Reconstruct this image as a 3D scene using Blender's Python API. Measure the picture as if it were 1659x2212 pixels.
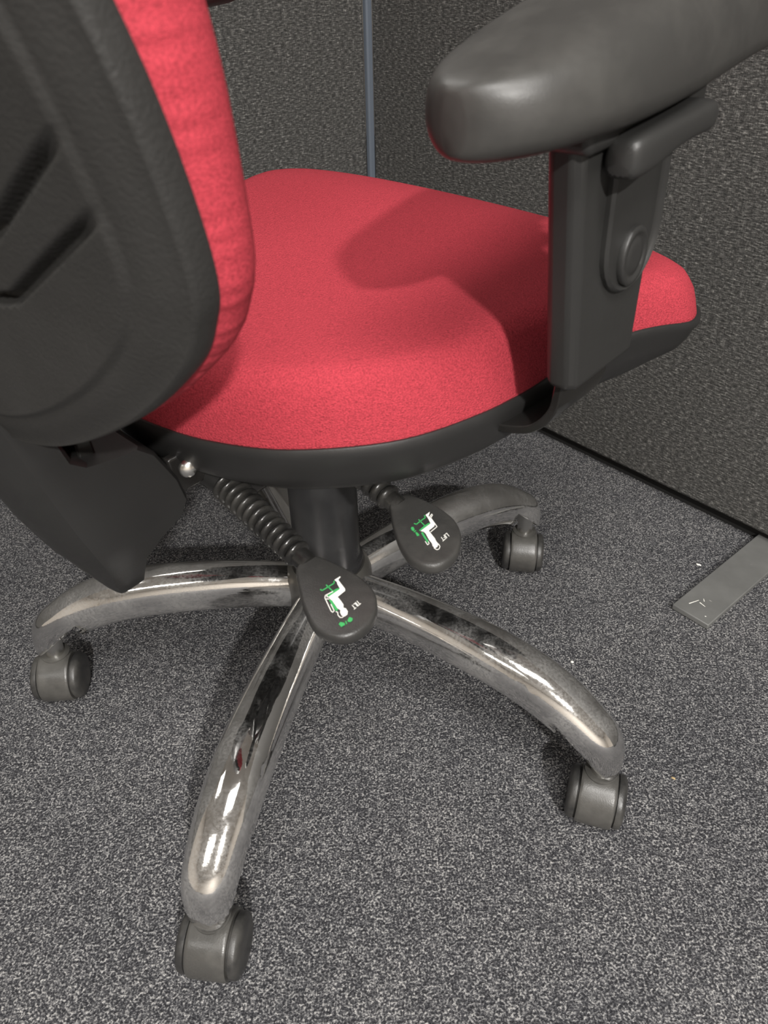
import bpy, bmesh, math, random
import numpy as np
from mathutils import Vector, Matrix

# ------------------------------------------------------------------ clear
for o in list(bpy.data.objects):
    bpy.data.objects.remove(o, do_unlink=True)
scene = bpy.context.scene
COL = scene.collection
PI = math.pi

# ------------------------------------------------------------------ camera
W, H = 1659.0, 2212.0
FPX = 1609.4364
PITCH, ROLL, CAMH = 0.63937, -0.0216427, 0.6901684
CX, CY = -0.0604823, 0.6053124          # axis of the gas column on the floor
BASE_ANG = -0.5952134                   # heading of one leg of the base
WX, WY, WA = -0.0065009, 1.4840181, -0.8790347   # corner of the two screens, heading of the right one
CAM = np.array([0.0, 0.0, CAMH])
_x = np.array([1.0, 0, 0]); _u = np.array([0, math.sin(PITCH), math.cos(PITCH)])
AX_F = np.array([0, math.cos(PITCH), -math.sin(PITCH)])
AX_X = math.cos(ROLL) * _x + math.sin(ROLL) * _u
AX_U = -math.sin(ROLL) * _x + math.cos(ROLL) * _u

cam_data = bpy.data.cameras.new('camera')
cam = bpy.data.objects.new('camera', cam_data)
COL.objects.link(cam)
cam.matrix_world = Matrix(((AX_X[0], AX_U[0], -AX_F[0], CAM[0]),
                           (AX_X[1], AX_U[1], -AX_F[1], CAM[1]),
                           (AX_X[2], AX_U[2], -AX_F[2], CAM[2]),
                           (0, 0, 0, 1)))
cam_data.sensor_fit = 'VERTICAL'
cam_data.sensor_height = 32.0
cam_data.lens = FPX / H * 32.0
cam_data.clip_start = 0.02
cam_data.dof.use_dof = True
cam_data.dof.focus_distance = 0.80
cam_data.dof.aperture_fstop = 11.0
scene.camera = cam

# ------------------------------------------------------------------ light and exposure
world = bpy.data.worlds.new('world'); scene.world = world
world.use_nodes = True
bg = world.node_tree.nodes['Background']
bg.inputs[0].default_value = (1.0, 0.97, 0.92, 1); bg.inputs[1].default_value = 0.25
scene.view_settings.view_transform = 'Standard'
scene.view_settings.look = 'None'
scene.view_settings.gamma = 1.0
scene.view_settings.use_curve_mapping = False
scene.view_settings.exposure = -0.25

def area(name, loc, target, size, power, color=(1, 0.975, 0.94), sy=None):
    l = bpy.data.lights.new(name, 'AREA'); l.energy = power; l.color = color
    l.shape = 'RECTANGLE'; l.size = size; l.size_y = sy or size
    o = bpy.data.objects.new(name, l); COL.objects.link(o)
    o.location = loc
    d = Vector(target) - Vector(loc)
    o.rotation_euler = d.to_track_quat('-Z', 'Y').to_euler()
    return o
# ceiling lamps of the office, plus one added fill panel (ceiling at 2.7 m)
area('ceiling_lamp_behind', (0.80, -2.85, 2.66), (0.80, -2.85, 0), 0.17, 350)
area('ceiling_lamp_near', (0.30, -0.90, 2.66), (0.30, -0.90, 0), 1.2, 84, sy=0.6)
area('ceiling_lamp_left', (-1.9, 0.1, 2.66), (-1.9, 0.1, 0), 0.60, 5)
area('fill_panel_far', (-1.3, 1.7, 2.66), (-1.3, 1.7, 0), 1.2, 30)  # added fill, lifts the dark seat area under the arm pad
area('ceiling_lamp_row', (-1.6, -2.2, 2.66), (-1.6, -2.2, 0), 1.2, 34, sy=0.3)

# ------------------------------------------------------------------ node helpers
def mat(name):
    m = bpy.data.materials.new(name); m.use_nodes = True
    nt = m.node_tree
    return m, nt, nt.nodes['Principled BSDF']

def N(nt, t, **kw):
    n = nt.nodes.new(t)
    for k, v in kw.items():
        setattr(n, k, v)
    return n

def coords(nt, scale=(1, 1, 1), kind='Object', rot=(0, 0, 0)):
    tc = N(nt, 'ShaderNodeTexCoord'); mp = N(nt, 'ShaderNodeMapping')
    mp.inputs['Scale'].default_value = scale
    mp.inputs['Rotation'].default_value = rot
    nt.links.new(tc.outputs[kind], mp.inputs['Vector'])
    return mp.outputs['Vector']

def noise(nt, vec, scale, detail=2.0, rough=0.5):
    n = N(nt, 'ShaderNodeTexNoise')
    n.inputs['Scale'].default_value = scale
    n.inputs['Detail'].default_value = detail
    n.inputs['Roughness'].default_value = rough
    nt.links.new(vec, n.inputs['Vector'])
    return n.outputs['Fac']

def ramp(nt, fac, stops):
    r = N(nt, 'ShaderNodeValToRGB')
    e = r.color_ramp.elements
    while len(e) < len(stops):
        e.new(0.5)
    for i, (p, c) in enumerate(stops):
        e[i].position = p
        e[i].color = (*c, 1) if len(c) == 3 else c
    nt.links.new(fac, r.inputs['Fac'])
    return r.outputs['Color']

def mixc(nt, a, b, fac, mode='MIX'):
    m = N(nt, 'ShaderNodeMix', data_type='RGBA', blend_type=mode)
    for sock, v in ((m.inputs['Factor'], fac), (m.inputs['A'], a), (m.inputs['B'], b)):
        if hasattr(v, 'is_output'):
            nt.links.new(v, sock)
        elif isinstance(v, tuple):
            sock.default_value = (*v, 1)
        else:
            sock.default_value = v
    return m.outputs['Result']

def bump(nt, height, strength, dist, bsdf, prev=None):
    b = N(nt, 'ShaderNodeBump')
    b.inputs['Strength'].default_value = strength
    b.inputs['Distance'].default_value = dist
    nt.links.new(height, b.inputs['Height'])
    if prev is not None:
        nt.links.new(prev, b.inputs['Normal'])
    nt.links.new(b.outputs['Normal'], bsdf.inputs['Normal'])
    return b.outputs['Normal']

def simple(name, col, rough, metal=0.0, spec=0.5):
    m, nt, b = mat(name)
    b.inputs['Base Color'].default_value = (*col, 1)
    b.inputs['Roughness'].default_value = rough
    b.inputs['Metallic'].default_value = metal
    b.inputs['Specular IOR Level'].default_value = spec
    return m, nt, b

# ------------------------------------------------------------------ materials
def carpet_material():
    m, nt, b = mat('carpet')
    v = coords(nt)
    n1 = noise(nt, v, 520, 1.5, 0.6)
    vo = N(nt, 'ShaderNodeTexVoronoi'); vo.inputs['Scale'].default_value = 430
    nt.links.new(v, vo.inputs['Vector'])
    sep = N(nt, 'ShaderNodeSeparateColor'); nt.links.new(vo.outputs['Color'], sep.inputs['Color'])
    a = N(nt, 'ShaderNodeMath', operation='MULTIPLY_ADD'); nt.links.new(sep.outputs[0], a.inputs[0]); a.inputs[1].default_value = 0.22; nt.links.new(n1, a.inputs[2])
    n2 = noise(nt, v, 1100, 1.0)
    n3 = noise(nt, v, 7, 3.0, 0.6)
    c = ramp(nt, a.outputs[0], [(0.46, (0.029, 0.029, 0.0325)), (0.62, (0.082, 0.082, 0.087)), (0.74, (0.225, 0.222, 0.222)), (0.84, (0.41, 0.402, 0.39))])
    c2 = ramp(nt, n3, [(0.3, (0.86, 0.86, 0.87)), (0.7, (1.06, 1.05, 1.04))])
    c = mixc(nt, c, c2, 1.0, 'MULTIPLY')
    nt.links.new(c, b.inputs['Base Color'])
    b.inputs['Roughness'].default_value = 0.95
    b.inputs['Specular IOR Level'].default_value = 0.15
    nb = bump(nt, a.outputs[0], 0.7, 0.003, b)
    bump(nt, n2, 0.4, 0.001, b, nb)
    return m

def screen_material():
    m, nt, b = mat('screen_fabric')
    vh = coords(nt, (0.75, 1.0, 3.0))
    vv = coords(nt, (2.6, 1.0, 1.0))
    a = noise(nt, vh, 170, 2.0, 0.6)
    d = noise(nt, vv, 190, 2.0, 0.6)
    fine = noise(nt, coords(nt), 700, 1.0)
    w = N(nt, 'ShaderNodeMath', operation='MULTIPLY'); nt.links.new(d, w.inputs[0]); w.inputs[1].default_value = 0.32
    w2 = N(nt, 'ShaderNodeMath', operation='MULTIPLY_ADD'); nt.links.new(a, w2.inputs[0]); w2.inputs[1].default_value = 0.68; nt.links.new(w.outputs[0], w2.inputs[2])
    c = ramp(nt, w2.outputs[0], [(0.36, (0.022, 0.0216, 0.0205)), (0.50, (0.061, 0.0592, 0.056)), (0.60, (0.140, 0.136, 0.128)), (0.70, (0.36, 0.35, 0.325))])
    nt.links.new(c, b.inputs['Base Color'])
    b.inputs['Roughness'].default_value = 0.75
    b.inputs['Specular IOR Level'].default_value = 0.35
    b1 = bump(nt, w2.outputs[0], 0.6, 0.0015, b)
    bump(nt, fine, 0.5, 0.0006, b, b1)
    return m

def red_material(name, col, relief=1.0):
    m, nt, b = mat(name)
    v = coords(nt)
    n1 = noise(nt, v, 820, 2.0, 0.6)
    n2 = noise(nt, coords(nt, (1, 1, 2.0), rot=(0, 0, 0.8)), 640, 2.0, 0.6)
    c = ramp(nt, n1, [(0.30, tuple(x * 0.66 for x in col)), (0.62, tuple(min(1, x * 1.12) for x in col))])
    nt.links.new(c, b.inputs['Base Color'])
    b.inputs['Roughness'].default_value = 0.85
    b.inputs['Specular IOR Level'].default_value = 0.2
    b1 = bump(nt, n2, 0.8 * relief, 0.0016, b)
    bump(nt, n1, 0.5 * relief, 0.0009, b, b1)
    return m

def plastic_material(name, col, rough, grain=900, strength=0.25, dust=0.0, dust_col=(0.2, 0.19, 0.17)):
    m, nt, b = mat(name)
    v = coords(nt)
    n1 = noise(nt, v, grain, 2.0)
    n2 = noise(nt, v, 22, 4.0, 0.65)
    c = mixc(nt, col, dust_col, 0.0)
    if dust > 0:
        f = ramp(nt, n2, [(0.42, (0, 0, 0)), (0.75, (dust, dust, dust))])
        c = mixc(nt, col, dust_col, f)
    nt.links.new(c, b.inputs['Base Color'])
    r = N(nt, 'ShaderNodeMapRange')
    r.inputs['From Min'].default_value = 0.3; r.inputs['From Max'].default_value = 0.7
    r.inputs['To Min'].default_value = max(0.05, rough - 0.08); r.inputs['To Max'].default_value = rough + 0.1
    nt.links.new(n2, r.inputs['Value']); nt.links.new(r.outputs['Result'], b.inputs['Roughness'])
    bump(nt, n1, strength, 0.0006, b)
    return m

def chrome_material():
    m, nt, b = mat('chrome')
    v = coords(nt)
    patch = noise(nt, v, 13, 4.0, 0.65)
    speck = noise(nt, v, 420, 3.0, 0.7)
    scr = noise(nt, coords(nt, (1, 1, 7), rot=(0.5, 0.3, 0.2)), 120, 2.0)
    f1 = ramp(nt, patch, [(0.40, (0.02,) * 3), (0.72, (0.45,) * 3)])
    f2 = ramp(nt, speck, [(0.36, (0.20,) * 3), (0.64, (1.0,) * 3)])
    dust = N(nt, 'ShaderNodeMath', operation='MULTIPLY')
    nt.links.new(f1, dust.inputs[0]); nt.links.new(f2, dust.inputs[1])
    c = mixc(nt, (0.80, 0.79, 0.775), (0.30, 0.285, 0.255), dust.outputs[0])
    nt.links.new(c, b.inputs['Base Color'])
    for sock, a0, a1 in (('Metallic', 1.0, 0.35), ('Roughness', 0.05, 0.42)):
        r = N(nt, 'ShaderNodeMapRange')
        r.inputs['To Min'].default_value = a0; r.inputs['To Max'].default_value = a1
        nt.links.new(dust.outputs[0], r.inputs['Value']); nt.links.new(r.outputs['Result'], b.inputs[sock])
    bump(nt, scr, 0.05, 0.0006, b)
    return m

CARPET = carpet_material()
SCREEN = screen_material()
RED = red_material('red_upholstery', (0.47, 0.048, 0.067))
REDBACK = red_material('red_back_upholstery', (0.47, 0.048, 0.067), 0.35)
SHELL = plastic_material('black_textured_plastic', (0.026, 0.025, 0.0235), 0.55, 500, 0.55)
SMOOTH = plastic_material('black_smooth_plastic', (0.020, 0.0195, 0.019), 0.42, 900, 0.12)
PADM = plastic_material('arm_pad_polyurethane', (0.045, 0.0435, 0.041), 0.40, 1200, 0.12, 0.5, (0.075, 0.072, 0.066))
POSTM = plastic_material('arm_post_plastic', (0.028, 0.0275, 0.0265), 0.40, 1000, 0.15)
PADDLE = plastic_material('lever_plastic', (0.034, 0.033, 0.0315), 0.38, 1100, 0.35, 0.6, (0.075, 0.072, 0.066))
RUBBER = plastic_material('rubber_bellows', (0.014, 0.0135, 0.013), 0.25, 600, 0.1, 0.6, (0.07, 0.067, 0.06))
CASTERM = plastic_material('caster_hood_plastic', (0.058, 0.056, 0.052), 0.33, 800, 0.2, 0.7, (0.12, 0.115, 0.105))
WHEELM = plastic_material('caster_wheel_plastic', (0.026, 0.0255, 0.025), 0.38, 800, 0.2, 0.7, (0.11, 0.105, 0.095))
COLUMN = plastic_material('column_black', (0.020, 0.020, 0.021), 0.33, 1200, 0.05, 0.4, (0.05, 0.05, 0.05))
GLOSSBLACK = plastic_material('black_enamel_steel', (0.018, 0.017, 0.016), 0.16, 300, 0.1)
CHROME = chrome_material()
DARK, _, _ = simple('dark_void', (0.010, 0.0095, 0.009), 0.8)
HUBM, _, _ = simple('hub_grey_metal', (0.30, 0.29, 0.27), 0.3, 0.9)
STEEL, _, _ = simple('bright_steel', (0.72, 0.71, 0.68), 0.22, 1.0)
WHITE, _, _ = simple('white_print', (0.78, 0.77, 0.72), 0.6)
GREEN, _, _ = simple('green_print', (0.045, 0.36, 0.10), 0.6)
TRIM, _, _ = simple('blue_grey_trim', (0.115, 0.135, 0.165), 0.45)
CRUMB, _, _ = simple('paper_crumb', (0.80, 0.78, 0.72), 0.8)
TANCRUMB, _, _ = simple('tan_crumb', (0.42, 0.31, 0.16), 0.8)

def plate_material():
    m, nt, b = mat('grey_painted_steel')
    v = coords(nt)
    n1 = noise(nt, v, 30, 3.0, 0.6)
    s = noise(nt, coords(nt, (1, 6, 1), rot=(0, 0, 0.7)), 60, 2.0, 0.4)
    c = ramp(nt, n1, [(0.3, (0.14, 0.14, 0.134)), (0.7, (0.175, 0.175, 0.168))])
    f = ramp(nt, s, [(0.76, (0, 0, 0)), (0.80, (0.7, 0.7, 0.7))])
    c = mixc(nt, c, (0.62, 0.6, 0.55), f)
    nt.links.new(c, b.inputs['Base Color'])
    b.inputs['Roughness'].default_value = 0.45
    b.inputs['Metallic'].default_value = 0.15
    return m
PLATE = plate_material()

# ------------------------------------------------------------------ mesh helpers
class MB:
    def __init__(s):
        s.v = []; s.f = []
    def add(s, verts, faces):
        o = len(s.v)
        s.v += [tuple(map(float, p)) for p in verts]
        s.f += [tuple(i + o for i in f) for f in faces]
    def loft(s, rings, closed=True, cap0=False, cap1=False):
        o = len(s.v); n = len(rings[0])
        for r in rings:
            s.v += [tuple(map(float, p)) for p in r]
        m = n if closed else n - 1
        for i in range(len(rings) - 1):
            for j in range(m):
                a = o + i * n + j; b = o + i * n + (j + 1) % n
                s.f.append((a, b, b + n, a + n))
        if cap0: s.f.append(tuple(o + j for j in reversed(range(n))))
        if cap1: s.f.append(tuple(o + (len(rings) - 1) * n + j for j in range(n)))
    def box(s, c, ax, half):
        c = np.array(c); ax = [np.array(a) for a in ax]
        vs = []
        for i in (-1, 1):
            for j in (-1, 1):
                for k in (-1, 1):
                    vs.append(c + ax[0] * half[0] * i + ax[1] * half[1] * j + ax[2] * half[2] * k)
        s.add(vs, [(0, 1, 3, 2), (4, 6, 7, 5), (0, 4, 5, 1), (2, 3, 7, 6), (0, 2, 6, 4), (1, 5, 7, 3)])
    def build(s, name, m, parent=None, smooth=True, bevel=0.0, segs=2, subsurf=0, solid=0.0, angle=40):
        me = bpy.data.meshes.new(name)
        off = ROOT.get(parent.name, (0, 0, 0)) if parent is not None else (0, 0, 0)
        me.from_pydata([(x - off[0], y - off[1], z - off[2]) for x, y, z in s.v], [], s.f)
        bm = bmesh.new(); bm.from_mesh(me)
        bmesh.ops.remove_doubles(bm, verts=bm.verts, dist=1e-6)
        bmesh.ops.recalc_face_normals(bm, faces=bm.faces)
        bm.to_mesh(me); bm.free()
        me.materials.append(m)
        o = bpy.data.objects.new(name, me); COL.objects.link(o)
        if parent is not None:
            o.parent = parent
            ROOT[o.name] = off
        if solid:
            md = o.modifiers.new('thickness', 'SOLIDIFY'); md.thickness = solid; md.offset = -1
        if bevel:
            md = o.modifiers.new('bevel', 'BEVEL'); md.width = bevel; md.segments = segs
            md.limit_method = 'ANGLE'; md.angle_limit = math.radians(35)
            md.harden_normals = False
        if subsurf:
            md = o.modifiers.new('subsurf', 'SUBSURF'); md.levels = subsurf; md.render_levels = subsurf
        if smooth:
            me.polygons.foreach_set('use_smooth', [True] * len(me.polygons))
            try:
                me.set_sharp_from_angle(angle=math.radians(angle))
            except Exception:
                pass
        return o
ROOT = {}

def tag(o, label, cat, group=None, kind=None):
    o['label'] = label
    if cat: o['category'] = cat
    if group: o['group'] = group
    if kind: o['kind'] = kind
    return o

def empty(name, loc):
    o = bpy.data.objects.new(name, None); COL.objects.link(o)
    o.location = loc; o.empty_display_size = 0.1
    ROOT[o.name] = tuple(map(float, loc))
    return o

def interp(xs, ys, x):
    return float(np.interp(x, xs, ys))

def smoothstep(a, b, x):
    t = min(1.0, max(0.0, (x - a) / (b - a)))
    return t * t * (3 - 2 * t)

def spline(pts, n):
    """Catmull-Rom through pts, n samples"""
    P = [np.array(p, float) for p in pts]
    P = [2 * P[0] - P[1]] + P + [2 * P[-1] - P[-2]]
    out = []
    segs = len(P) - 3
    for i in range(n):
        t = i / (n - 1) * segs
        k = min(int(t), segs - 1); t -= k
        a, b, c, d = P[k:k + 4]
        out.append(0.5 * ((2 * b) + (c - a) * t + (2 * a - 5 * b + 4 * c - d) * t * t + (3 * b - a - 3 * c + d) * t ** 3))
    return out

def closed_spline(pts, n):
    P = [np.array(p, float) for p in pts]; m = len(P); out = []
    for i in range(n):
        t = i / n * m; k = int(t) % m; t -= int(t)
        a, b, c, d = P[(k - 1) % m], P[k], P[(k + 1) % m], P[(k + 2) % m]
        out.append(0.5 * ((2 * b) + (c - a) * t + (2 * a - 5 * b + 4 * c - d) * t * t + (3 * b - a - 3 * c + d) * t ** 3))
    return out

def lathe(mb, prof, c, axis, u, v, n=32):
    """prof: list of (distance along axis, radius)"""
    rings = []
    for d, r in prof:
        rings.append([np.array(c) + np.array(axis) * d + (np.array(u) * math.cos(a) + np.array(v) * math.sin(a)) * r
                      for a in np.linspace(0, 2 * PI, n, endpoint=False)])
    mb.loft(rings, True, True, True)

def perp(d):
    d = np.array(d, float); d /= np.linalg.norm(d)
    h = np.array([0, 0, 1.0]) if abs(d[2]) < 0.9 else np.array([1.0, 0, 0])
    u = np.cross(d, h); u /= np.linalg.norm(u)
    return d, u, np.cross(d, u)

# pixel -> ray, used only to read sizes and marks off planes of known place
def ray(px):
    return AX_X * (px[0] - W / 2) / FPX - AX_U * (px[1] - H / 2) / FPX + AX_F

# ------------------------------------------------------------------ room: floor, screens, far shell
def panel_box(mb, o, d, nrm, l0, l1, n0, n1, z0, z1):
    o = np.array(o); d = np.array(d); nrm = np.array(nrm)
    mb.box(o + d * (l0 + l1) / 2 + nrm * (n0 + n1) / 2 + np.array([0, 0, (z0 + z1) / 2]),
           (d, nrm, np.array([0, 0, 1.0])), ((l1 - l0) / 2, (n1 - n0) / 2, (z1 - z0) / 2))

mb = MB()
mb.add([(-4, -5, 0), (5, -5, 0), (5, 4, 0), (-4, 4, 0)], [(0, 1, 2, 3)])
fl = mb.build('floor', CARPET, smooth=False)
tag(fl, 'dark grey speckled office carpet', None, kind='structure')

WALLM, _, _ = simple('office_wall_paint', (0.60, 0.55, 0.49), 0.8)
CEILM, _, _ = simple('ceiling_tile', (0.75, 0.73, 0.69), 0.9)
for nm, c, hf in (('wall_back', (0.5, -5.05, 1.35), (4.5, .05, 1.35)), ('wall_left', (-4.05, -.5, 1.35), (.05, 4.5, 1.35)),
                  ('wall_right', (5.05, -.5, 1.35), (.05, 4.5, 1.35)), ('wall_far', (.5, 4.05, 1.35), (4.5, .05, 1.35))):
    mb = MB(); mb.box(c, np.eye(3), hf)
    o = mb.build(nm, WALLM, smooth=False)
    tag(o, 'plain warm office wall', None, kind='structure')
mb = MB(); mb.box((.5, -.5, 2.75), np.eye(3), (4.6, 4.6, .05))
o = mb.build('ceiling', CEILM, smooth=False); tag(o, 'pale office ceiling', None, kind='structure')

CORNER = np.array([WX, WY, 0.0])
D1 = np.array([math.cos(WA), math.sin(WA), 0])          # along the right screen
N1 = np.array([math.sin(WA), -math.cos(WA), 0])         # towards the camera side (= along left screen)

def fabric_panel_mesh(name, o, d, nrm, l0, l1, z0, z1, thick, parent):
    # local axes: built in own object space so the weave follows the panel
    mb = MB()
    mb.box(((l0 + l1) / 2, -thick / 2, (z0 + z1) / 2), np.eye(3), ((l1 - l0) / 2, thick / 2, (z1 - z0) / 2))
    me_o = mb.build(name, SCREEN, None, smooth=True, bevel=0.006, segs=3)
    me_o.parent = parent
    ang = math.atan2(d[1], d[0])
    flip = 1
    me_o.rotation_euler = (0, 0, ang)
    return me_o

def make_screen(d, toward, label, length, start):
    root = empty('partition_screen', tuple(CORNER))
    d = np.array(d); toward = np.array(toward)
    # local y axis after rotating x onto d is rot90(d); want the panel behind the face
    ang = math.atan2(d[1], d[0]); ly = np.array([-math.sin(ang), math.cos(ang), 0])
    s = 1 if ly @ toward > 0 else -1
    mb = MB(); th = 0.045
    mb.box(((start + length) / 2, -s * th / 2, (0.022 + 1.35) / 2), np.eye(3), ((length - start) / 2, th / 2, (1.35 - 0.022) / 2))
    p = mb.build('fabric_panel', SCREEN, None, bevel=0.005, segs=3)
    p.parent = root; p.rotation_euler = (0, 0, ang)
    mb = MB()
    mb.box(((start + length) / 2, -s * (th / 2 + 0.006), 0.010), np.eye(3), ((length - start) / 2 - 0.004, th / 2 - 0.010, 0.010))
    b = mb.build('base_rail', DARK, None, smooth=False)
    b.parent = root; b.rotation_euler = (0, 0, ang)
    tag(root, label, 'partition')
    return root, s, ang

right_screen, sr, ar = make_screen(D1, N1, 'dark grey woven fabric partition screen with a grey metal floor foot', 2.2, 0.004)
left_screen, sl, al = make_screen(N1, D1, 'dark grey woven fabric partition screen with blue-grey edge trim, behind the backrest', 1.9, 0.012)
# vertical trim that closes the edge of the left screen at the corner
mb = MB(); mb.box((0.006, sl * 0.002, 0.69), np.eye(3), (0.0065, 0.006, 0.66))
t = mb.build('edge_trim', TRIM, None, bevel=0.003, segs=2)
t.parent = left_screen; t.rotation_euler = (0, 0, al)
t['label'] = 'slim blue-grey vertical trim strip'
# steel foot of the right screen
mb = MB(); mb.box((0.870, sr * (0.207 - 0.04) / 2, 0.005), np.eye(3), (0.0255, (0.207 + 0.04) / 2, 0.004))
ft = mb.build('foot_plate', PLATE, None, bevel=0.0012, segs=2)
ft.parent = right_screen; ft.rotation_euler = (0, 0, ar)
m = MB()
for (x0, y0, x1, y1, wd_) in ((0.858, 0.190, 0.863, 0.175, 0.0008), (0.866, 0.178, 0.875, 0.180, 0.0008), (0.869, 0.172, 0.8655, 0.168, 0.0006), (0.884, 0.196, 0.8855, 0.195, 0.0009)):
    a_ = np.array([x0, y0 * sr]); b_ = np.array([x1, y1 * sr]); t_ = (b_ - a_) / np.linalg.norm(b_ - a_); n_ = np.array([-t_[1], t_[0]]) * wd_
    m.add([(*(a_ + n_), 0.00915), (*(b_ + n_ * .5), 0.00915), (*(b_ - n_ * .5), 0.00915), (*(a_ - n_), 0.00915)], [(0, 1, 2, 3)])
sc_o = m.build('scratch', CRUMB, None, smooth=False); sc_o.parent = ft
ft['label'] = 'flat grey steel foot with scratched tip'

# ------------------------------------------------------------------ the chair
chair = empty('office_chair', (CX, CY, 0))
tag(chair, 'red upholstered office swivel chair with chrome five-star base and black armrests', 'chair')
HEAD, TILT, ZS = math.radians(46), math.radians(4), 0.44
hf = np.array([math.cos(HEAD), math.sin(HEAD), 0])
FR = np.array([math.sin(HEAD), -math.cos(HEAD), 0])
FF = hf * math.cos(TILT) + np.array([0, 0, math.sin(TILT)])
FN = -hf * math.sin(TILT) + np.array([0, 0, math.cos(TILT)])
FO = np.array([CX, CY, ZS])
def S(f, r, n):
    return FO + FF * f + FR * r + FN * n
SB = S
def hit_n(px, n):
    d = ray(px); P0 = FO + FN * n
    t = ((P0 - CAM) @ FN) / (d @ FN)
    return CAM + d * t

# ---- five-star base
AXIS = np.array([CX, CY, 0.0])
leg_r = [0.036, 0.09, 0.14, 0.19, 0.234, 0.268, 0.293, 0.3085, 0.3140, 0.3140]
leg_z = [0.146, 0.150, 0.150, 0.147, 0.139, 0.126, 0.110, 0.098, 0.082, 0.058]
leg_w = [0.0205, 0.022, 0.024, 0.0255, 0.026, 0.0255, 0.0245, 0.0228, 0.0215, 0.0205]
leg_h = [0.026, 0.027, 0.0275, 0.0275, 0.027, 0.026, 0.025, 0.0235, 0.0225, 0.0215]
def make_leg(ang):
    d = np.array([math.cos(ang), math.sin(ang), 0]); s = np.array([-math.sin(ang), math.cos(ang), 0]); up = np.array([0, 0, 1.0])
    path = spline([(a, b, 0) for a, b in zip(leg_r, leg_z)], 46)
    ws = spline([(a, b, 0) for a, b in zip(leg_w, leg_h)], 46)
    rings = []
    for i, p in enumerate(path):
        t = path[min(i + 1, 45)] - path[max(i - 1, 0)]; t /= np.linalg.norm(t)
        nrm = np.array([-t[1], t[0]])                       # in (r,z)
        if nrm[1] < -0.2: nrm = -nrm
        ring = []
        for a in np.linspace(0, 2 * PI, 30, endpoint=False):
            cw = math.copysign(abs(math.cos(a)) ** 0.9, math.cos(a)); sn = math.copysign(abs(math.sin(a)) ** 0.9, math.sin(a))
            q = np.array([p[0], p[1]]) + nrm * (-sn if False else sn) * ws[i][1]
            # cut the mouth obliquely: inner side ends higher
            P = AXIS + d * q[0] + up * q[1] + s * cw * ws[i][0]
            ring.append(P)
        rings.append(ring)
    # the open mouth is cut obliquely: its inner side ends higher, showing the stem
    m = MB(); m.loft(rings, True, True, False)
    o = m.build('leg', CHROME, chair, solid=0.0022, angle=60)
    bm = bmesh.new(); bm.from_mesh(o.data)
    off = np.array([CX, CY, 0.0])
    p0 = AXIS + d * 0.333 + up * 0.066 - off
    nv = -(up * 0.034 + d * 0.032) / np.linalg.norm(up * 0.034 + d * 0.032)
    ge = bm.verts[:] + bm.edges[:] + bm.faces[:]
    bmesh.ops.bisect_plane(bm, geom=ge, plane_co=Vector(p0), plane_no=Vector(nv), clear_outer=False, clear_inner=False)
    dele = [f for f in bm.faces if (Vector(f.calc_center_median()) - Vector(p0)).dot(Vector(nv)) > 0 and (np.array(f.calc_center_median()) + off - AXIS) @ d > 0.27]
    bmesh.ops.delete(bm, geom=dele, context='FACES')
    bm.to_mesh(o.data); bm.free()
    o.data.polygons.foreach_set('use_smooth', [True] * len(o.data.polygons))
    return o

legs = [make_leg(BASE_ANG + i * 2 * PI / 5) for i in range(5)]
m = MB()
lathe(m, [(0.108, 0.034), (0.111, 0.043), (0.118, 0.046), (0.165, 0.046), (0.174, 0.043), (0.178, 0.039)], AXIS, (0, 0, 1), (1, 0, 0), (0, 1, 0), 40)
m.build('base_hub', HUBM, chair)
m = MB()
lathe(m, [(0.13, 0.0345), (0.176, 0.0372), (0.186, 0.0372), (0.189, 0.0345), (0.29, 0.0340), (0.30, 0.0335), (0.395, 0.0330)], AXIS, (0, 0, 1), (1, 0, 0), (0, 1, 0), 48)
m.build('gas_lift_column', COLUMN, chair)

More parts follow.
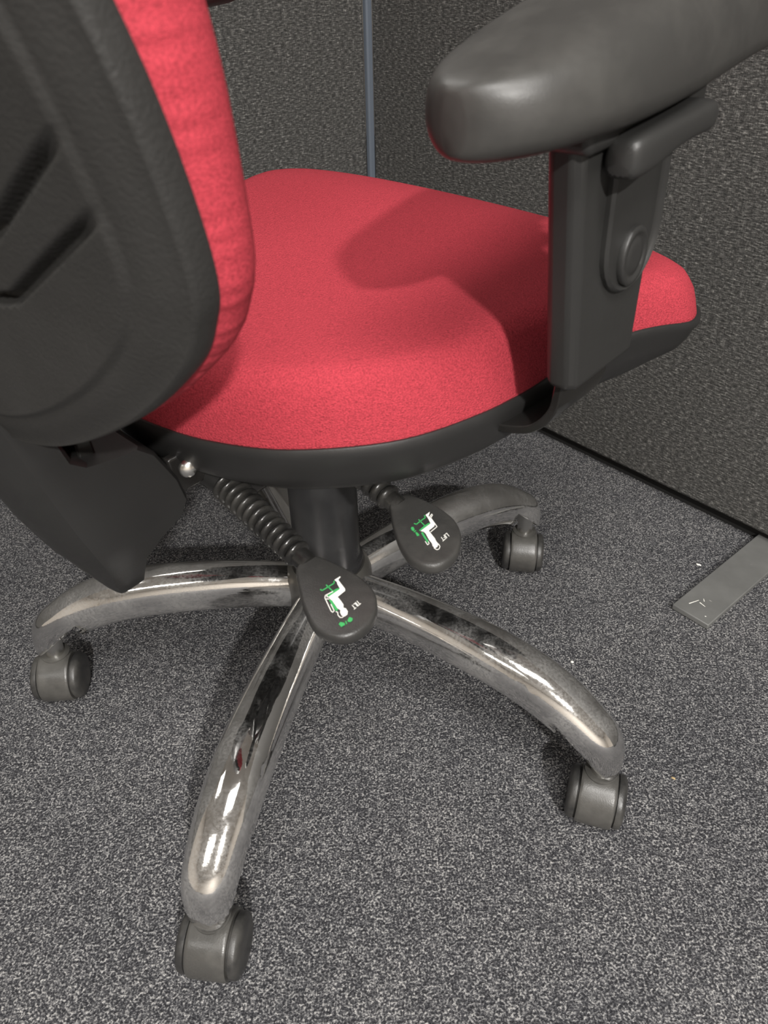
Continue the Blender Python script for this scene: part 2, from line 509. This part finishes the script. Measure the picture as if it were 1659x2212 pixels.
# ---- casters
def make_caster(ang, face):
    stem = AXIS + 0.32 * np.array([math.cos(ang), math.sin(ang), 0])
    fd = np.array([math.cos(face), math.sin(face), 0]); ax = np.array([-math.sin(face), math.cos(face), 0]); up = np.array([0, 0, 1.0])
    R = 0.0262
    axle = stem + fd * 0.008 + up * (R + 0.0005)
    # hood: arched body between the wheels, with a neck rising to the stem
    prof = []
    for a in np.linspace(-74, 205, 34):
        t = math.radians(a)
        prof.append((math.cos(t) * (R + 0.0022), max(-R + 0.0004, math.sin(t) * (R + 0.0022))))
    # neck block on the upper side
    prof2 = []
    for (x, z) in prof:
        if z > 0.010:
            k = smoothstep(0.010, 0.024, z)
            z2 = z + k * 0.0020 * math.exp(-((x + 0.003) / 0.021) ** 2)
            prof2.append((x, z2))
        else:
            prof2.append((x, z))
    hw = 0.0170
    rings = []
    for wv, sc in ((-hw, 0.965), (-hw + 0.0012, 0.992), (-hw + 0.003, 1.0), (-0.006, 1.0), (0.006, 1.0), (hw - 0.003, 1.0), (hw - 0.0012, 0.992), (hw, 0.965)):
        rings.append([axle + ax * wv + (fd * x + up * z) * sc for x, z in prof2])
    m = MB(); m.loft(rings, True, True, True)
    hood = m.build('caster', CASTERM, chair, angle=45)
    for sd in (-1, 1):
        m = MB()
        a0 = 0.0177
        lathe(m, [(a0 - 0.010, R - 0.004), (a0 + 0.0006, R - 0.002), (a0 + 0.0012, R - 0.0002), (a0 + 0.0052, R), (a0 + 0.0075, R - 0.0012), (a0 + 0.0092, R - 0.005), (a0 + 0.0095, R - 0.010), (a0 + 0.0086, R - 0.018)],
              axle, ax * sd, fd, up, 40)
        m.build('wheel', WHEELM, hood)
    m = MB()
    lathe(m, [(0.044, 0.0140), (0.0545, 0.0155), (0.0580, 0.0155), (0.0588, 0.0120)], stem, (0, 0, 1), (1, 0, 0), (0, 1, 0), 32)
    m.build('collar', CASTERM, hood)
    m = MB()
    lathe(m, [(0.055, 0.0105), (0.074, 0.0105), (0.0755, 0.0125), (0.100, 0.0125), (0.102, 0.009)], stem, (0, 0, 1), (1, 0, 0), (0, 1, 0), 28)
    m.build('stem', STEEL, hood)
    return hood
order = {0: -109, 1: -99, 2: -75, 3: -86, 4: -98}
for i in range(5):
    make_caster(BASE_ANG + i * 2 * PI / 5, math.radians(order[i]))

# ---- seat
SEAT_R0 = -0.012
half = [(-0.178, 0.0), (-0.172, 0.050), (-0.159, 0.093), (-0.132, 0.140), (-0.080, 0.187), (-0.020, 0.210), (0.040, 0.220), (0.110, 0.233),
        (0.160, 0.252), (0.197, 0.2600), (0.230, 0.243), (0.251, 0.192), (0.263, 0.110), (0.267, 0.0)]
poly = half + [(f, -r) for f, r in reversed(half[1:-1])]
seat_out = closed_spline(poly, 160)
seat_out = [p + np.array([0, SEAT_R0]) for p in seat_out]
SC = np.array([0.05, SEAT_R0])
def rim_drop(f):
    return -0.003 + 0.011 * smoothstep(0.02, 0.10, f) - 0.010 * smoothstep(0.14, 0.215, f)
SEAT_ROLL = 0.022                                       # the seat hangs a touch lower on its right side
def seat_h(s, f, r):
    """height of the cushion top at scale s of the outline"""
    prof = interp([0, .3, .55, .72, .84, .91, .955, .982, 1.0], [.0435, .044, .0465, .0495, .0505, .0490, .041, .026, .0], s)
    wf = smoothstep(0.10, 0.27, f)                       # waterfall front edge
    prof *= 1 - 0.30 * wf * smoothstep(0.45, 1.0, s)
    return prof + rim_drop(f) * smoothstep(0.93, 1.0, s)
rings = []
svals = [1.0, 1.0, 0.995, .988, .978, .965, .95, .93, .905, .875, .84, .79, .73, .66, .58, .49, .39, .28, .17, .07]
for k, s in enumerate(svals):
    ring = []
    for p in seat_out:
        f, r = SC + (p - SC) * s
        if k == 0:
            q = SC + (p - SC) * .975
            ring.append(S(q[0], q[1], rim_drop(f) - 0.006 - SEAT_ROLL * r))
        else:
            ring.append(S(f, r, seat_h(s, f, r) - SEAT_ROLL * r))
    rings.append(ring)
m = MB(); m.loft(rings, True, False, True)
m.build('seat_cushion', RED, chair, angle=80)

rings = []
for s, n in ((0.975, 0.000), (0.988, 0.0045), (1.004, 0.0045), (1.010, 0.002), (1.011, -0.004), (1.000, -0.012), (0.992, -0.022), (0.975, -0.033), (0.93, -0.044), (0.86, -0.051), (0.7, -0.054), (0.3, -0.055)):
    ring = []
    for p in seat_out:
        f, r = SC + (p - SC) * s
        ring.append(S(f, r, n * (1 - 0.42 * smoothstep(.03, .25, f)) + rim_drop(f) * smoothstep(-0.05, -0.01, n) - SEAT_ROLL * r))
    rings.append(ring)
m = MB(); m.loft(rings, True, False, True)
m.build('seat_pan', SMOOTH, chair, angle=60)
m = MB(); m.box(S(-0.02, 0, -0.070), (FF, FR, FN), (0.12, 0.05, 0.018))
m.build('tilt_mechanism', GLOSSBLACK, chair, bevel=0.006)

# ---- backrest
w_n = [0.044, 0.046, 0.053, 0.068, 0.095, 0.126, 0.148, 0.170, 0.22, 0.26, 0.32, 0.38, 0.43, 0.46, 0.478, 0.487, 0.490]
w_r = [0.0, 0.035, 0.075, 0.117, 0.1645, 0.2005, 0.2145, 0.2215, 0.2245, 0.2225, 0.214, 0.199, 0.178, 0.150, 0.110, 0.06, 0.0]
back_half = [(r, n) for r, n in zip(w_r, w_n)]
back_poly = back_half + [(-r, n) for r, n in reversed(back_half[1:-1])]
back_out = closed_spline(back_poly, 840)
BC = np.array([0.0, 0.255])
def back_f(r, n):
    lean = -0.20 * 0.02 * math.log1p(math.exp((n - 0.155) / 0.02))
    return -0.270 + 0.84 * r * r + lean
def segd(p, a, b):
    a = np.array(a); b = np.array(b); p = np.array(p)
    t = max(0, min(1, (p - a) @ (b - a) / ((b - a) @ (b - a))))
    return float(np.linalg.norm(p - a - t * (b - a)))
grooves = [((0.206, 0.200), (0.129, 0.153), 0.0026, 0.0085, True), ((0.129, 0.153), (0.115, 0.150), 0.0026, 0.0085, False), ((0.115, 0.150), (0.0, 0.148), 0.0026, 0.0085, False),
           ((0.204, 0.226), (0.140, 0.184), 0.0026, 0.0085, True), ((0.140, 0.184), (0.0, 0.178), 0.0026, 0.0085, False)]
def shell_off(s, r, n):
    """how far the shell stands behind its base surface"""
    o = 0.0024 * (1 - smoothstep(0.895, 0.912, s)) + 0.0045 * (1 - smoothstep(0.90, 1.0, s) ** 1.6)
    cut = 0.0
    for a, b, wd, dp, fade in grooves:
        if abs(n - (a[1] + b[1]) / 2) > 0.05: continue
        dd = segd((abs(r), n), a, b)
        if dd < wd * 1.6:
            k = smoothstep(0.206, 0.175, abs(r)) if fade else 1.0
            cut = max(cut, dp * k * (1 - smoothstep(wd * 0.75, wd * 1.35, dd)))
    return o - cut
_o = closed_spline(back_poly, 3000)
_th = [math.atan2(p[1] - BC[1], p[0] - BC[0]) for p in _o]; _rd = [float(np.linalg.norm(p - BC)) for p in _o]
_k = np.argsort(_th); _th = np.array(_th)[_k]; _rd = np.array(_rd)[_k]
_right = sorted([(float(p[1]), float(p[0])) for p in _o if p[0] >= 0])
_wn = np.array([a for a, b in _right]); _wr = np.array([b for a, b in _right])
n0, n1 = float(_wn[0]) + 1e-4, float(_wn[-1]) - 1e-4
NR, NC = 460, 340
ns = [n0 + (n1 - n0) * (1 - math.cos(PI * (0.03 + 0.97 * k / (NR - 1)) if k else 0)) / 2 for k in range(NR)]
m = MB(); vv = []
for n in ns:
    w = max(1e-4, float(np.interp(n, _wn, _wr)))
    for c in range(NC):
        r = w * (2 * c / (NC - 1) - 1)
        R_ = float(np.interp(math.atan2(n - BC[1], r), _th, _rd))
        s_ = min(1.0, math.hypot(r, n - BC[1]) / R_)
        vv.append(S(back_f(r, n) - shell_off(s_, r, n), r, n))
m.add(vv, [(a * NC + c, a * NC + c + 1, (a + 1) * NC + c + 1, (a + 1) * NC + c) for a in range(NR - 1) for c in range(NC - 1)])
edge = [(float(np.interp(n, _wn, _wr)), n) for n in ns] + [(-float(np.interp(n, _wn, _wr)), n) for n in reversed(ns)]
rings = []
for extra, sc_ in ((-shell_off(1.0, 0, 0.3), 1.0), (0.003, 1.004), (0.010, 1.004), (0.013, 1.0), (0.014, 0.985)):
    ring = []
    for p in edge:
        r, n = BC + (np.array(p) - BC) * sc_
        ring.append(S(back_f(r, n) + extra, r, n))
    rings.append(ring)
m.loft(rings, True)
m.build('backrest_shell', SHELL, chair, angle=70)

random.seed(4)
ph_w = [random.uniform(0, 6.28) for _ in range(8)]
def gather(x):
    """small puckers along the edge; x is the length along the outline in mm"""
    return (math.sin(x * 0.55 + ph_w[0] + 2.0 * math.sin(x * 0.043)) + 0.8 * math.sin(x * 0.83 + ph_w[1] + 2.5 * math.sin(x * 0.029)) + 0.5 * math.sin(x * 0.31 + ph_w[2])) / 2.3
cush_out = closed_spline(back_poly, 1200)
arc = [0.0]
for a_, b_ in zip(cush_out[:-1], cush_out[1:]):
    arc.append(arc[-1] + 1000 * float(np.linalg.norm(b_ - a_)))
rings = []
cprof = [(0.010, 0.975, 0.0), (0.013, 0.988, 0.5), (0.016, 0.997, 1.0), (0.020, 1.001, 0.8), (0.025, 1.000, 0.45), (0.030, 0.994, 0.22), (0.036, 0.982, 0.1), (0.042, 0.962, 0.03),
         (0.047, 0.935, 0.0), (0.051, 0.895, 0), (0.054, 0.84, 0), (0.056, 0.76, 0), (0.057, 0.62, 0), (0.057, 0.45, 0), (0.056, 0.25, 0), (0.056, 0.06, 0)]
for dpt, s, g in cprof:
    ring = []
    for i, p in enumerate(cush_out):
        gg = gather(arc[i]) * g * 0.0019 * (0.6 + 0.4 * math.sin(arc[i] * 0.013 + 1.0))
        r, n = BC + (p - BC) * s
        d = (p - BC) / np.linalg.norm(p - BC)
        r += d[0] * gg; n += d[1] * gg
        ring.append(S(back_f(r, n) + dpt * (1 + 0.45 * smoothstep(0.16, 0.30, n)) - 0.0045 * smoothstep(0.16, 0.30, n), r, n))
    rings.append(ring)
m = MB(); m.loft(rings, True, True, True)
m.build('backrest_cushion', REDBACK, chair, angle=80)

# ---- cover of the back support
lv = [  # n, ridge f, crease f, half width, front f
    (0.085, -0.293, -0.268, 0.045, -0.252), (0.060, -0.291, -0.262, 0.045, -0.247), (0.035, -0.288, -0.257, 0.045, -0.245), (0.014, -0.285, -0.253, 0.045, -0.241),
    (0.006, -0.284, -0.252, 0.045, -0.232), (0.002, -0.2835, -0.251, 0.045, -0.214), (0.000, -0.283, -0.2505, 0.045, -0.196), (-0.010, -0.281, -0.249, 0.045, -0.186),
    (-0.038, -0.275, -0.244, 0.045, -0.175), (-0.058, -0.269, -0.2405, 0.045, -0.172), (-0.069, -0.265, -0.239, 0.044, -0.178), (-0.080, -0.260, -0.2375, 0.041, -0.197), (-0.092, -0.255, -0.237, 0.038, -0.212),
    (-0.106, -0.249, -0.238, 0.034, -0.216), (-0.117, -0.244, -0.2365, 0.029, -0.217), (-0.124, -0.2405, -0.235, 0.022, -0.220), (-0.128, -0.237, -0.2335, 0.013, -0.225)]
rings = []
for n, fr_, fc, w, ff in lv:
    half_ring = []
    K = 9
    for k in range(K + 1):                                # rounded rear from crease to crease
        a = PI * k / K
        half_ring.append((fc - (fc - fr_) * math.sin(a) ** 0.85, w * math.cos(a) if abs(math.cos(a)) < 1 else w * math.copysign(1, math.cos(a))))
    ring = half_ring + [(fc + (ff - fc) * .4, -w), (ff - .003, -w), (ff, -w + .004), (ff, w - .004), (ff - .003, w), (fc + (ff - fc) * .4, w)]
    rings.append([S(f, r, n) for f, r in ring])
m = MB(); m.loft(rings, True, True, True)
m.build('back_support_cover', SMOOTH, chair, angle=28)
m = MB(); m.box(S(-0.15, 0, -0.052), (FF, FR, FN), (0.075, 0.030, 0.006))
m.box(S(-0.226, 0, 0.03), (FF, FR, FN), (0.006, 0.030, 0.085))
m.build('back_support_bar', GLOSSBLACK, chair, bevel=0.002)

# ---- armrests
def make_arm(sg):
    def S(f, r, n):                          # the far arm is set a notch higher and further out
        return SB(f, r, n) if sg > 0 else SB(f, r - 0.018 * smoothstep(0.0, 0.03, n), n + 0.028 * smoothstep(0.03, 0.06, n))
    # upright
    prof = [(0.030, -0.008, 0.060), (0.034, -0.012, 0.064), (0.10, -0.020, 0.066), (0.15, -0.026, 0.072), (0.186, -0.030, 0.076)]
    rings = []
    for n, f0, f1 in prof:
        ri, ro = 0.240, 0.262
        if n == 0.030: ri, ro = 0.243, 0.259
        c = 0.005
        rings.append([S(f, sg * r, n) for f, r in ((f0 + c, ri), (f1 - c, ri), (f1, ri + c), (f1, ro - c), (f1 - c, ro), (f0 + c, ro), (f0, ro - c), (f0, ri + c))])
    m = MB(); m.loft(rings, True, True, True)
    post = m.build('armrest_post', POSTM, chair, bevel=0.002, segs=2)
    # recessed slide on the outer face
    def slot(f0, f1, n0, n1, k=14):
        cf = (f0 + f1) / 2; rad = (f1 - f0) / 2
        pts = [(f0, n1)]
        for a in np.linspace(PI, 2 * PI, k): pts.append((cf + rad * math.cos(a), n0 + rad + rad * math.sin(a)))
        pts.append((f1, n1))
        return pts
    o_ = slot(0.002, 0.066, 0.084, 0.172); cx_, cn_ = 0.034, 0.13
    def sc(pts, k, ro): return [S(cx_ + (f - cx_) * k, sg * ro, cn_ + (n - cn_) * (1 - (1 - k) * .5)) for f, n in pts]
    m = MB(); m.loft([sc(o_, 1.0, 0.2615), sc(o_, 1.0, 0.2650), sc(o_, 0.93, 0.2665), sc(o_, 0.87, 0.2650), sc(o_, 0.82, 0.2632), sc(o_, 0.80, 0.2632)], True, False, True)
    m.build('height_slide', POSTM, post, angle=50)
    m = MB()
    c0 = S(0.036, sg * 0.2632, 0.104)
    lathe(m, [(0.0, 0.0155), (0.0030, 0.0155), (0.0042, 0.0142), (0.0040, 0.0122), (0.0028, 0.0112), (0.0028, 0.0095), (0.0036, 0.0086), (0.0040, 0.0055), (0.0040, 0.001)],
          c0, FR * sg, FF * 0.95, FN * 1.15, 36)
    m.build('release_button', POSTM, post, angle=50)
    # carrier under the pad
    m = MB(); m.box(S(0.030, sg * 0.243, 0.184), (FF, FR, FN), (0.062, 0.026, 0.011))
    m.build('pad_carrier', POSTM, post, bevel=0.005, segs=3)
    # wing knob: curved bar on a short boss
    secs = [(-0.012, 0.0075, 0.168, 0.0085), (-0.007, 0.0105, 0.169, 0.0105), (0.006, 0.0125, 0.170, 0.0108), (0.026, 0.0130, 0.1735, 0.0085), (0.045, 0.0130, 0.1745, 0.0075), (0.062, 0.0130, 0.1745, 0.0085), (0.074, 0.0115, 0.1740, 0.0080), (0.079, 0.0070, 0.1735, 0.005)]
    rings = []
    for f, hr, nc, hn in secs:
        ring = []
        for a in np.linspace(0, 2 * PI, 20, endpoint=False):
            cw = math.copysign(abs(math.cos(a)) ** .55, math.cos(a)); sn = math.copysign(abs(math.sin(a)) ** .6, math.sin(a))
            ring.append(S(f, sg * (0.2735 + hr * cw), nc + hn * sn))
        rings.append(ring)
    m = MB(); m.loft(rings, True, True, True)
    m.build('adjuster_knob', POSTM, post, angle=60, subsurf=1)
    # pad
    pf = [-0.138, -0.134, -0.124, -0.108, -0.085, -0.055, -0.02, 0.03, 0.08, 0.13, 0.165, 0.19, 0.205, 0.212, 0.215]
    pw = [0.006, 0.016, 0.0275, 0.0375, 0.0440, 0.0475, 0.049, 0.0495, 0.049, 0.047, 0.0435, 0.036, 0.0255, 0.015, 0.006]
    shift = 0.0 if sg > 0 else -0.080
    pf = [-0.098 + shift + (a + 0.138) * (0.360 if sg > 0 else 0.335) / 0.353 for a in pf]
    path = spline([(a, b, 0) for a, b in zip(pf, pw)], 60)
    rings = []
    for q in path:
        f, w = q[0], max(q[1], 0.004)
        cr = 0.238 - 0.020 * smoothstep(-0.02, 0.2, f)
        e = w / 0.0495
        top = 0.216 + 0.027 * smoothstep(-0.13, 0.06, f); bot = 0.180
        mid = bot + 0.018
        th_t = (top - mid) * (0.35 + 0.65 * math.sqrt(max(0, 1 - (1 - min(1, e)) ** 2))); th_b = (mid - bot) * (0.4 + 0.6 * math.sqrt(max(0, 1 - (1 - min(1, e)) ** 2)))
        ring = []
        for a in np.linspace(0, 2 * PI, 44, endpoint=False):
            ca, sa = math.cos(a), math.sin(a)
            x = math.copysign(abs(ca) ** (0.56 if sa > 0 else 0.72), ca) * w
            z = math.copysign(abs(sa) ** 0.80, sa) * (th_t if sa > 0 else th_b)
            if abs(sa) < 1e-9: x *= 1.014
            ring.append(S(f, sg * (cr + x), mid + z))
        rings.append(ring)
    m = MB(); m.loft(rings, True, True, True)
    pad = m.build('armrest_pad', PADM, post, angle=75)
    # steel bracket from under the seat up into the post
    pth = spline([(0.14, -0.027, 0), (0.185, -0.025, 0), (0.210, -0.0205, 0), (0.229, -0.012, 0), (0.2415, 0.004, 0), (0.2455, 0.022, 0), (0.247, 0.05, 0)], 36)
    rings = []
    for i, p in enumerate(pth):
        t = pth[min(i + 1, 35)] - pth[max(i - 1, 0)]; t /= np.linalg.norm(t); nn = np.array([-t[1], t[0]]) * 0.003
        w0, w1 = -0.002, 0.058
        rings.append([S(w0, sg * (p[0] + nn[0]), p[1] + nn[1]), S(w1, sg * (p[0] + nn[0]), p[1] + nn[1]), S(w1, sg * (p[0] - nn[0]), p[1] - nn[1]), S(w0, sg * (p[0] - nn[0]), p[1] - nn[1])])
    m = MB(); m.loft(rings, True, True, True)
    m.build('armrest_bracket', GLOSSBLACK, chair, bevel=0.001, angle=40)
    return post
make_arm(1)
make_arm(-1)

# ---- levers
def paddle_part(name, zo, zs, outline, n_top, white_polys, white_lines, green_polys, green_lines, text, base, e, upv):
    P = lambda z: (zo[0] + z[0] / zs, zo[1] + z[1] / zs)
    pts = [hit_n(P(z), n_top) for z in outline]
    pts = closed_spline(pts, 72)
    c = sum(pts) / len(pts)
    def ring(k, dn): return [c + (p - c) * k + FN * dn for p in pts]
    m = MB()
    m.loft([ring(.02, 0.0006), ring(.55, 0.0005), ring(.90, 0.0), ring(.955, -0.0003), ring(.985, -0.0012), ring(1.0, -0.003), ring(1.0, -0.0065), ring(.985, -0.0085), ring(.95, -0.0095), ring(.3, -0.0095)], True, True, True)
    pad = m.build(name, PADDLE, chair, angle=50)
    def flat(polys, lines, nm, mt, wdt):
        m = MB()
        for pl in polys:
            vs = [hit_n(P(z), n_top + 0.0009) for z in pl]
            m.add(vs, [tuple(range(len(vs)))])
        for ln in lines:
            wd = wdt
            for a, b in zip(ln[:-1], ln[1:]):
                a = np.array(a, float); b = np.array(b, float)
                d = (b - a) / max(1e-6, np.linalg.norm(b - a)); s_ = np.array([-d[1], d[0]]) * wd / 2
                a2 = a - d * wd * .35; b2 = b + d * wd * .35
                m.add([hit_n(P(z), n_top + 0.00095) for z in (a2 + s_, b2 + s_, b2 - s_, a2 - s_)], [(0, 1, 2, 3)])
        return m.build(nm, mt, pad, smooth=False)
    # lettering as strokes
    L = {'T': [((0, 1), (.8, 1)), ((.4, 1), (.4, 0))], 'I': [((.15, 0), (.15, 1))], 'L': [((.05, 1), (.05, 0)), ((.05, 0.05), (.65, 0.05))],
         'F': [((.05, 0), (.05, 1)), ((.05, .95), (.7, .95)), ((.05, .5), (.6, .5))]}
    adv = {'T': .95, 'I': .42, 'L': .82, 'F': .85}
    base = np.array(base, float); e = np.array(e, float); upv = np.array(upv, float)
    tot = sum(adv[ch] for ch in text); x = 0
    tl = []
    for ch in text:
        for a, b in L[ch]:
            tl.append([tuple(base + e * (x + p[0]) / tot + upv * p[1]) for p in (a, b)])
        x += adv[ch]
    flat(white_polys, white_lines, 'printed_figure', WHITE, 15)
    flat(green_polys, green_lines, 'printed_chair_symbol', GREEN, 19)
    t = flat([], tl, 'printed_lettering', WHITE, 12.5)
    return pad

tilt = paddle_part('tilt_lever', (620, 1180), 7.541,
    [(140, 330), (150, 480), (190, 680), (240, 900), (330, 1130), (430, 1290), (560, 1390), (740, 1455), (900, 1470), (1080, 1430), (1240, 1340), (1370, 1210), (1450, 1050), (1465, 900), (1440, 760), (1370, 640), (1240, 520), (1080, 410), (900, 310), (700, 220), (560, 160), (450, 130), (350, 150), (240, 210)],
    -0.078,
    [[(860, 490), (875, 500), (835, 548), (945, 690), (948, 725), (825, 825), (880, 890), (920, 950), (920, 1000), (960, 1012), (990, 1060), (985, 1110), (940, 1145), (890, 1130), (865, 1080), (870, 1040), (820, 1010), (780, 950), (745, 900), (690, 850), (690, 812), (862, 695), (822, 620), (810, 580), (770, 548), (835, 508)]],
    [[(745, 738), (625, 800), (616, 840), (720, 1058), (745, 1075), (768, 1050), (716, 945)], [(652, 800), (650, 822), (688, 830)], [(640, 858), (680, 858)], [(800, 1065), (825, 1075), (830, 1120), (865, 1160), (900, 1160), (920, 1140)]],
    [[(655, 805), (745, 725), (800, 692), (850, 680), (862, 697), (690, 812), (670, 818)], [(678, 868), (735, 878), (780, 960), (835, 1035), (800, 1058), (740, 970)],
     [(840, 1268), (870, 1232), (938, 1248), (945, 1285), (905, 1300), (887, 1318)], [(985, 1200), (1018, 1150), (1070, 1172), (1064, 1212), (1030, 1235), (992, 1232)]],
    [[(640, 632), (735, 722)], [(768, 570), (763, 605), (680, 655), (575, 720), (545, 706)], [(958, 1222), (970, 1262)]],
    'TILT', (1155, 882), (-111, 96), (45, 52))
lift = paddle_part('lift_lever', (820, 1050), 8.7316,
    [(190, 300), (200, 440), (230, 640), (290, 860), (370, 1060), (470, 1230), (600, 1370), (760, 1460), (900, 1495), (1080, 1490), (1260, 1420), (1410, 1300), (1500, 1150), (1535, 980), (1530, 840), (1480, 720), (1400, 600), (1260, 480), (1100, 370), (900, 270), (700, 180), (530, 125), (420, 130), (300, 190)],
    -0.076,
    [[(865, 545), (945, 485), (938, 530), (922, 565), (960, 595), (1045, 720), (1030, 760), (930, 840), (975, 900), (1040, 980), (1070, 1040), (1110, 1090), (1090, 1150), (1040, 1175), (1000, 1130), (985, 1080), (930, 1010), (870, 900), (830, 860), (770, 850), (800, 825), (960, 705), (930, 640), (900, 590)]],
    [[(945, 580), (982, 528), (998, 545), (965, 600), (1083, 765), (965, 862)], [(1110, 1090), (1140, 1140), (1120, 1188), (1078, 1200), (1030, 1170)], [(862, 1045), (905, 1108), (935, 1085), (920, 1050)]],
    [[(745, 830), (850, 740), (935, 690), (955, 705), (800, 825), (760, 850)], [(780, 880), (815, 865), (870, 960), (930, 1050), (900, 1070), (840, 980)],
     [(590, 800), (600, 770), (640, 770), (662, 822), (640, 852), (605, 832)], [(672, 872), (700, 868), (745, 908), (748, 935), (705, 945), (690, 915)]],
    [[(740, 635), (840, 735)], [(845, 555), (862, 595), (770, 660), (690, 722), (655, 706)], [(650, 862), (680, 842)]],
    'LIFT', (1265, 884), (-125, 100), (46, 58))

def bellows(a, b, r0, r1, turns, parent):
    a = np.array(a); b = np.array(b); ln = np.linalg.norm(b - a)
    d, u, v = perp(b - a)
    prof = []
    per = 10
    for i in range(turns * per + 1):
        t = i / (turns * per)
        amp = 0.44 * abs(math.sin(PI * turns * t)) ** 0.7
        prof.append((t * ln, (r0 + (r1 - r0) * t) * (0.60 + amp)))
    m = MB(); lathe(m, prof, a, d, u, v, 28)
    return m.build('bellows', RUBBER, parent, angle=50)
def tube(a, b, r, name, mt, parent, n=24):
    a = np.array(a); b = np.array(b); ln = np.linalg.norm(b - a); d, u, v = perp(b - a)
    m = MB(); lathe(m, [(0, r * .92), (ln * .02, r), (ln * .98, r), (ln, r * .92)], a, d, u, v, n)
    return m.build(name, mt, parent)
def hp(px, n): return hit_n(px, n)
# tilt lever: shaft, sleeve, bellows, neck
bellows(hp((486, 1044), -0.060), hp((648, 1202), -0.0815), 0.0128, 0.0104, 13, tilt)
tube(hp((640, 1194), -0.0805), hp((668, 1222), -0.0835), 0.0078, 'neck', RUBBER, tilt)
tube(hp((415, 995), -0.052), hp((492, 1050), -0.061), 0.0098, 'shaft', SMOOTH, tilt)
bellows(hp((782, 1026), -0.072), hp((846, 1080), -0.079), 0.0108, 0.0100, 4, lift)
tube(hp((838, 1073), -0.078), hp((864, 1096), -0.082), 0.0078, 'neck', RUBBER, lift)
tube(S(-0.05, 0.03, -0.066), hp((786, 1030), -0.072), 0.0075, 'shaft', SMOOTH, lift)
# pivot bracket with bolt at the root of the tilt lever
m = MB(); m.box(S(-0.158, 0.035, -0.040), (FF, FR, FN), (0.020, 0.004, 0.016))
brk = m.build('pivot_bracket', GLOSSBLACK, chair, bevel=0.002)
m = MB()
bc = S(-0.168, 0.047, -0.032)
bd, bu, bv = perp(FR * 0.8 - FF * 0.5 + FN * 0.3)
lathe(m, [(0.0, 0.0066), (0.002, 0.0066), (0.0035, 0.0050), (0.0044, 0.002)], bc, bd, bu, bv, 20)
m.build('bolt', STEEL, brk)

# ------------------------------------------------------------------ crumbs on the carpet
def on_floor(px, z=0.0):
    d = ray(px); t = (z - CAMH) / d[2]
    return CAM + d * t
def crumb(px, name, label, mt, sx, sy, rot):
    c = on_floor(px)
    rg = random.Random(int(px[0]))
    bm = bmesh.new()
    bmesh.ops.create_icosphere(bm, subdivisions=1, radius=1)
    for v in bm.verts:
        k = 0.8 + rg.random() * 0.4
        v.co = Vector((v.co.x * sx * k, v.co.y * sy * k, (v.co.z + 0.9) * 0.0012))
    me = bpy.data.meshes.new(name); bm.to_mesh(me); bm.free(); me.materials.append(mt)
    o = bpy.data.objects.new(name, me); COL.objects.link(o)
    o.location = (c[0], c[1], 0.0); o.rotation_euler = (0, 0, rot)
    tag(o, label, 'crumb')
crumb((1509, 1221), 'paper_crumb', 'tiny white paper crumb on the carpet beside the grey metal foot', CRUMB, 0.0042, 0.002, -0.4)
crumb((1236, 1431), 'paper_crumb', 'tiny white paper crumb on the carpet behind a chrome leg', CRUMB, 0.0022, 0.0018, 0.2)
crumb((1454, 1682), 'tan_crumb', 'tiny tan crumb on the open carpet past the caster', TANCRUMB, 0.0028, 0.0012, -0.7)
